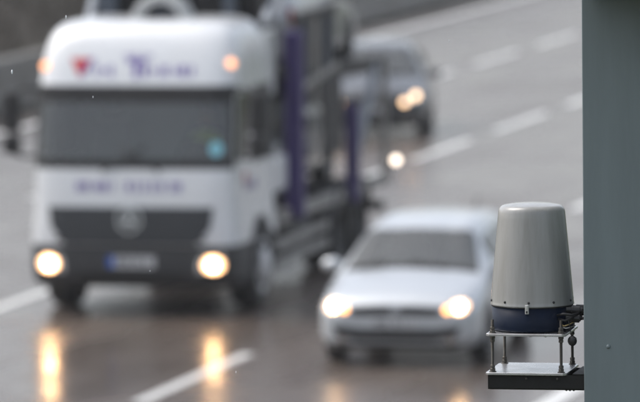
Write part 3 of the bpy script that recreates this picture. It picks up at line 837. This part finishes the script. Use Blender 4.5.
brk = empty('sensor_bracket', base, -SA)
tag(brk, 'two-plate steel bracket on threaded rods fixed to the grey column', 'bracket')
TH = .009
PZ = .143                       # gap between the plates
def plate(name, z, hx, hy, material, cham=.03):
    bm = bmesh.new()
    pts = [(-hx+cham*.4,-hy),(hx-cham*.4,-hy),(hx,-hy+cham*.4),(hx,hy-cham),(hx-cham,hy),(-hx+cham,hy),(-hx,hy-cham),(-hx,-hy+cham*.4)]
    f = bm.faces.new([bm.verts.new((x, y, z)) for x, y in pts])
    r = bmesh.ops.extrude_face_region(bm, geom=[f])
    for v in r['geom']:
        if isinstance(v, bmesh.types.BMVert): v.co.z -= TH
    bmesh.ops.recalc_face_normals(bm, faces=bm.faces)
    bmesh.ops.bevel(bm, geom=[e for e in bm.edges], offset=.0012, segments=1, affect='EDGES')
    return from_bm(name, bm, material, brk)
plate('lower_plate', 0, .150, .165, M_GALV)
plate('upper_plate', PZ, .148, .165, M_GALV)
# folded channel arm under the lower plate running into the column
bm = bmesh.new()
prof = [(-.150,-.0095),(-.150,-.058),(-.144,-.064),(.10,-.064),(.106,-.058),(.106,-.0095),(.10,-.0095),(.10,-.056),(-.144,-.056),(-.144,-.0095)]
A = [bm.verts.new((-.138, y, z)) for y, z in prof]; B = [bm.verts.new((.30, y, z)) for y, z in prof]
for k in range(len(prof)): bm.faces.new((A[k], B[k], B[(k+1) % len(prof)], A[(k+1) % len(prof)]))
bm.faces.new(A[::-1]); bm.faces.new(B)
bmesh.ops.recalc_face_normals(bm, faces=bm.faces)
arm = from_bm('arm_channel', bm, M_BRACKET, brk)
box('arm_end_cap', (-.141, -.022, -.037), (.006, .25, .052), M_BRACKET, brk, .002)
box('arm_top_flange', (.235, -.022, -.006), (.13, .25, .005), M_BRACKET, brk, .001)
for x in (.0, .115): lathe('arm_rivet', [(.0045,0),(.0045,.002),(.002,.004),(0,.004)], M_ROD, brk, 10, 'Y', (x, -.155, -.022))
for x in (.145, .158, .172): lathe('drip_bolt', [(.004,-.004),(.004,0)], M_ROD, brk, 8, 'Z', (x, -.13, -.064))

def hexnut(name, x, y, z, r, h, parent):
    bm = bmesh.new(); bmesh.ops.create_cone(bm, cap_ends=True, segments=6, radius1=r, radius2=r, depth=h)
    bmesh.ops.bevel(bm, geom=[e for e in bm.edges if abs(e.verts[0].co.z - e.verts[1].co.z) < 1e-5], offset=.0012, segments=1, affect='EDGES')
    bmesh.ops.translate(bm, verts=bm.verts, vec=(x, y, z))
    return from_bm(name, bm, M_ROD, parent)
def threaded(x, y, z0, z1, r=.0058):
    n = int((z1 - z0) / .0022)
    prof = [(0, z0)]
    for k in range(n):
        z = z0 + k * .0022; prof += [(r, z), (r*.86, z + .0011)]
    prof += [(r*.9, z1), (0, z1)]
    return lathe('threaded_rod', prof, M_ROD, brk, 12, 'Z', (x, y, 0), smooth=False)
for x in (-.127, .127):
    for y in (-.135, .135):
        rd = threaded(x, y, -.040, PZ + .050)
        for z, rr_, h in ((.008,.0105,.011),(.020,.0095,.011),(-TH-.006,.0105,.011),(PZ-TH-.007,.0105,.011),(PZ-TH-.019,.0095,.010),(PZ+.006,.0105,.011),(PZ+.018,.0095,.010)):
            hexnut('nut', x, y, z, rr_, h, rd)
        for z in (.0012, PZ-TH-.0012, PZ+.0006):
            lathe('washer', [(.0138,z-.001),(.0138,z+.001)], M_ROD, rd, 16, 'Z', (x, y, 0))
for k in range(5):
    lathe('plate_bolt', [(.005,-.006),(.005,.0)], M_ROD, brk, 8, 'Z', (-.045 + k*.028, -.12 + (k % 2)*.02, PZ - TH))

sensor = empty('radar_sensor', at((0, 0, PZ)), -SA)
tag(sensor, 'domed pale grey sensor with navy base mounted beside the grey column', 'sensor')
# radome: tapered cone with a rounded shoulder and a slightly domed top
prof = [(.1490, .0945), (.1535, .0950), (.1545, .0975), (.1535, .1010)]
for t in np.linspace(0.03, 1, 14): prof.append((.1532 + (.1232 - .1532) * t ** 1.06, .101 + (.436 - .101) * t))
for a in np.linspace(0.10, 1, 9):
    th = a * math.pi / 2 * 0.93
    prof.append((.1232 - .026 + .026 * math.cos(th) - .0006, .436 + .026 * math.sin(th)))
prof += [(.075, .4660), (.040, .4685), (.0, .4692)]
lathe('radome', prof, M_RADOME, sensor, 96)
lathe('base_housing', [(.140, .002), (.1475, .004), (.1485, .012), (.1485, .0935), (.130, .0940)], M_NAVY, sensor, 96)
lathe('gasket', [(.1505, .0905), (.1515, .0915), (.1515, .0940), (.1495, .0947)], M_BLACK, sensor, 96)
for k in range(10):
    a = R(-90 - 37 + k * 36 + 5)
    x, y = math.cos(a) * .1525, math.sin(a) * .1525
    bm = bmesh.new(); bmesh.ops.create_uvsphere(bm, u_segments=10, v_segments=6, radius=.0048)
    bmesh.ops.translate(bm, verts=bm.verts, vec=(x, y, .1125)); from_bm('rim_screw', bm, M_BLACK, sensor, True)
lt = box('latch', (.0045, -.1535, .089), (.014, .008, .034), M_LATCH, sensor, .002)
box('latch_hook', (.0045, -.1595, .098), (.008, .005, .013), M_LATCH, lt, .001)
box('latch_slot', (.0045, -.1582, .080), (.006, .002, .008), M_BLACK, lt, .0005)
for s in (-1, 1): box('housing_lug', (s*.148, .0, .02), (.012, .03, .03), M_NAVY, sensor, .003)
# cable connectors on the column side
def connector(y, z, ang, length, rr_):
    d = Vector((math.cos(ang), math.sin(ang), -.03)).normalized(); p = Vector((.138, y, z))
    c = tube('cable_connector', [p, p + d*.02, p + d*.021, p + d*.05, p + d*.051, p + d*length], [rr_, rr_, rr_*1.35, rr_*1.35, rr_*.95, rr_*.9], M_CABLE, sensor, 12, False)
    e = p + d * length
    tube('cable', [e, e + d*.02 + Vector((0, 0, .003)), e + d*.05 + Vector((0, .05, -.004)), e + d*.06 + Vector((0, .16, -.02))], rr_*.55, M_CABLE, c, 8)
connector(-.055, .070, R(8), .045, .0105)
connector(-.02, .062, R(2), .050, .0115)
connector(-.09, .052, R(12), .055, .0115)
connector(-.075, .082, R(6), .060, .0105)
connector(.03, .078, R(0), .05, .010)
cb = tube('cable', [(.110,-.105,.064),(.135,-.125,.072),(.165,-.118,.066),(.188,-.07,.071),(.20,.03,.066)], .0052, M_CABLE, sensor, 8)
tube('cable', [(.112,-.1,.050),(.14,-.118,.046),(.165,-.105,.056),(.182,-.05,.060),(.20,.05,.055)], .0045, M_CABLE, sensor, 8)
tube('earth_wire', [(.118,-.095,.030),(.138,-.12,.026),(.160,-.11,.034),(.182,-.04,.046)], .0028, M_BRASS, sensor, 8)
tube('earth_wire', [(.120,-.085,.020),(.142,-.112,.017),(.168,-.08,.022)], .0024, M_LATCH, sensor, 8)
cap = tube('cap_lanyard', [(.150,-.115,.050),(.158,-.118,.025),(.162,-.118,-.005),(.1645,-.118,-.016)], .0015, M_CABLE, sensor, 6)
bm = bmesh.new(); bmesh.ops.create_uvsphere(bm, u_segments=12, v_segments=8, radius=.0175)
for v in bm.verts:
    v.co = Vector((v.co.x*1.0 + .166, v.co.y*.8 - .118, v.co.z*1.1 - .028))
from_bm('connector_cap', bm, M_CABLE, cap, True)
box('cap_collar', (.172, -.118, -.020), (.016, .018, .014), M_CABLE, cap, .003, Matrix.Rotation(.5, 4, 'Y'))

# column: rectangular painted steel upright with an unseen head added to shade its top
edge = pix(583.0, 230, 21.8 - .20)
colroot = empty('gantry_column', (0, 0, 0), -SA)
W = .46
cpos = Vector((edge.x, edge.y, 0)) + rot @ Vector((W/2, W/2, 0))
colroot.location = cpos
tag(colroot, 'tall grey-green painted steel column carrying the sensor bracket', 'column')
ztop = pix(583, -12, 21.6).z
sh = box('shaft', (0, 0, ztop/2 + .02), (W, W, ztop - .04), M_COLUMN, colroot, .004)
box('head_shade_plate', (.13, -.20, ztop + .02), (W + .24, W + .80, .035), M_COLUMN, colroot, .004)  # overhang towards the camera added to darken the shaft below
box('head_shade_box', (.10, -.12, ztop + .45), (W + .16, W + .5, .82), M_COLUMN, colroot, .015)
box('base_plate', (0, 0, .03), (W + .24, W + .24, .04), M_COLUMN, colroot, .005)
for x in (-.28, .28):
    for y in (-.28, .28):
        hexnut('anchor_nut', x, y, .07, .025, .04, colroot)
pz = pix(609, 346, 21.6)
lp = rot.transposed() @ (pz - cpos)
lathe('blind_rivet', [(.008, 0), (.008, -.002), (.004, -.005), (0, -.005)], M_COLUMN, colroot, 12, 'Y', (lp.x, -W/2, lp.z))
wp = rot.transposed() @ (at((.2, 0, -.035)) - cpos)
box('arm_flange', (-W/2 - .006, wp.y, wp.z), (.012, .25, .062), M_BRACKET, colroot, .002)

# ------------------------------------------------------------------ falling rain caught near the focus plane
bm = bmesh.new()
for (x, y, d, s) in ((12, 72, 21.5, 1.0), (93, 97, 22.2, .5), (150, 271, 22.6, .4), (66, 17, 22.9, .8), (236, 372, 20.8, .5), (449, 41, 22.9, .5)):
    p = pix(x, y, d)
    r = bmesh.ops.create_uvsphere(bm, u_segments=8, v_segments=6, radius=1)
    for v in r['verts']: v.co = Vector((v.co.x*.0032*s, v.co.y*.0032*s, v.co.z*.0085*s)) + p
tag(from_bm('rain', bm, M_RAIN_WHITE, None, True), 'scattered tiny raindrops falling in front of the traffic', 'rain', kind='stuff')

# ------------------------------------------------------------------ wet air
HAZE = 0.0004
if HAZE > 0:
    hz = box('haze', (100, 260, 9), (1700, 1700, 20.1), None, None, 0)
    hm = bpy.data.materials.new('rain_haze'); hm.use_nodes = True
    nt = hm.node_tree; nt.nodes.clear()
    out = nt.nodes.new('ShaderNodeOutputMaterial'); pv = nt.nodes.new('ShaderNodeVolumePrincipled')
    pv.inputs['Color'].default_value = (.86, .88, .90, 1); pv.inputs['Density'].default_value = HAZE; pv.inputs['Anisotropy'].default_value = 0.2
    nt.links.new(pv.outputs[0], out.inputs['Volume'])
    hz.data.materials.append(hm)
    tag(hz, kind='stuff', label='thin grey rain haze over the whole motorway')
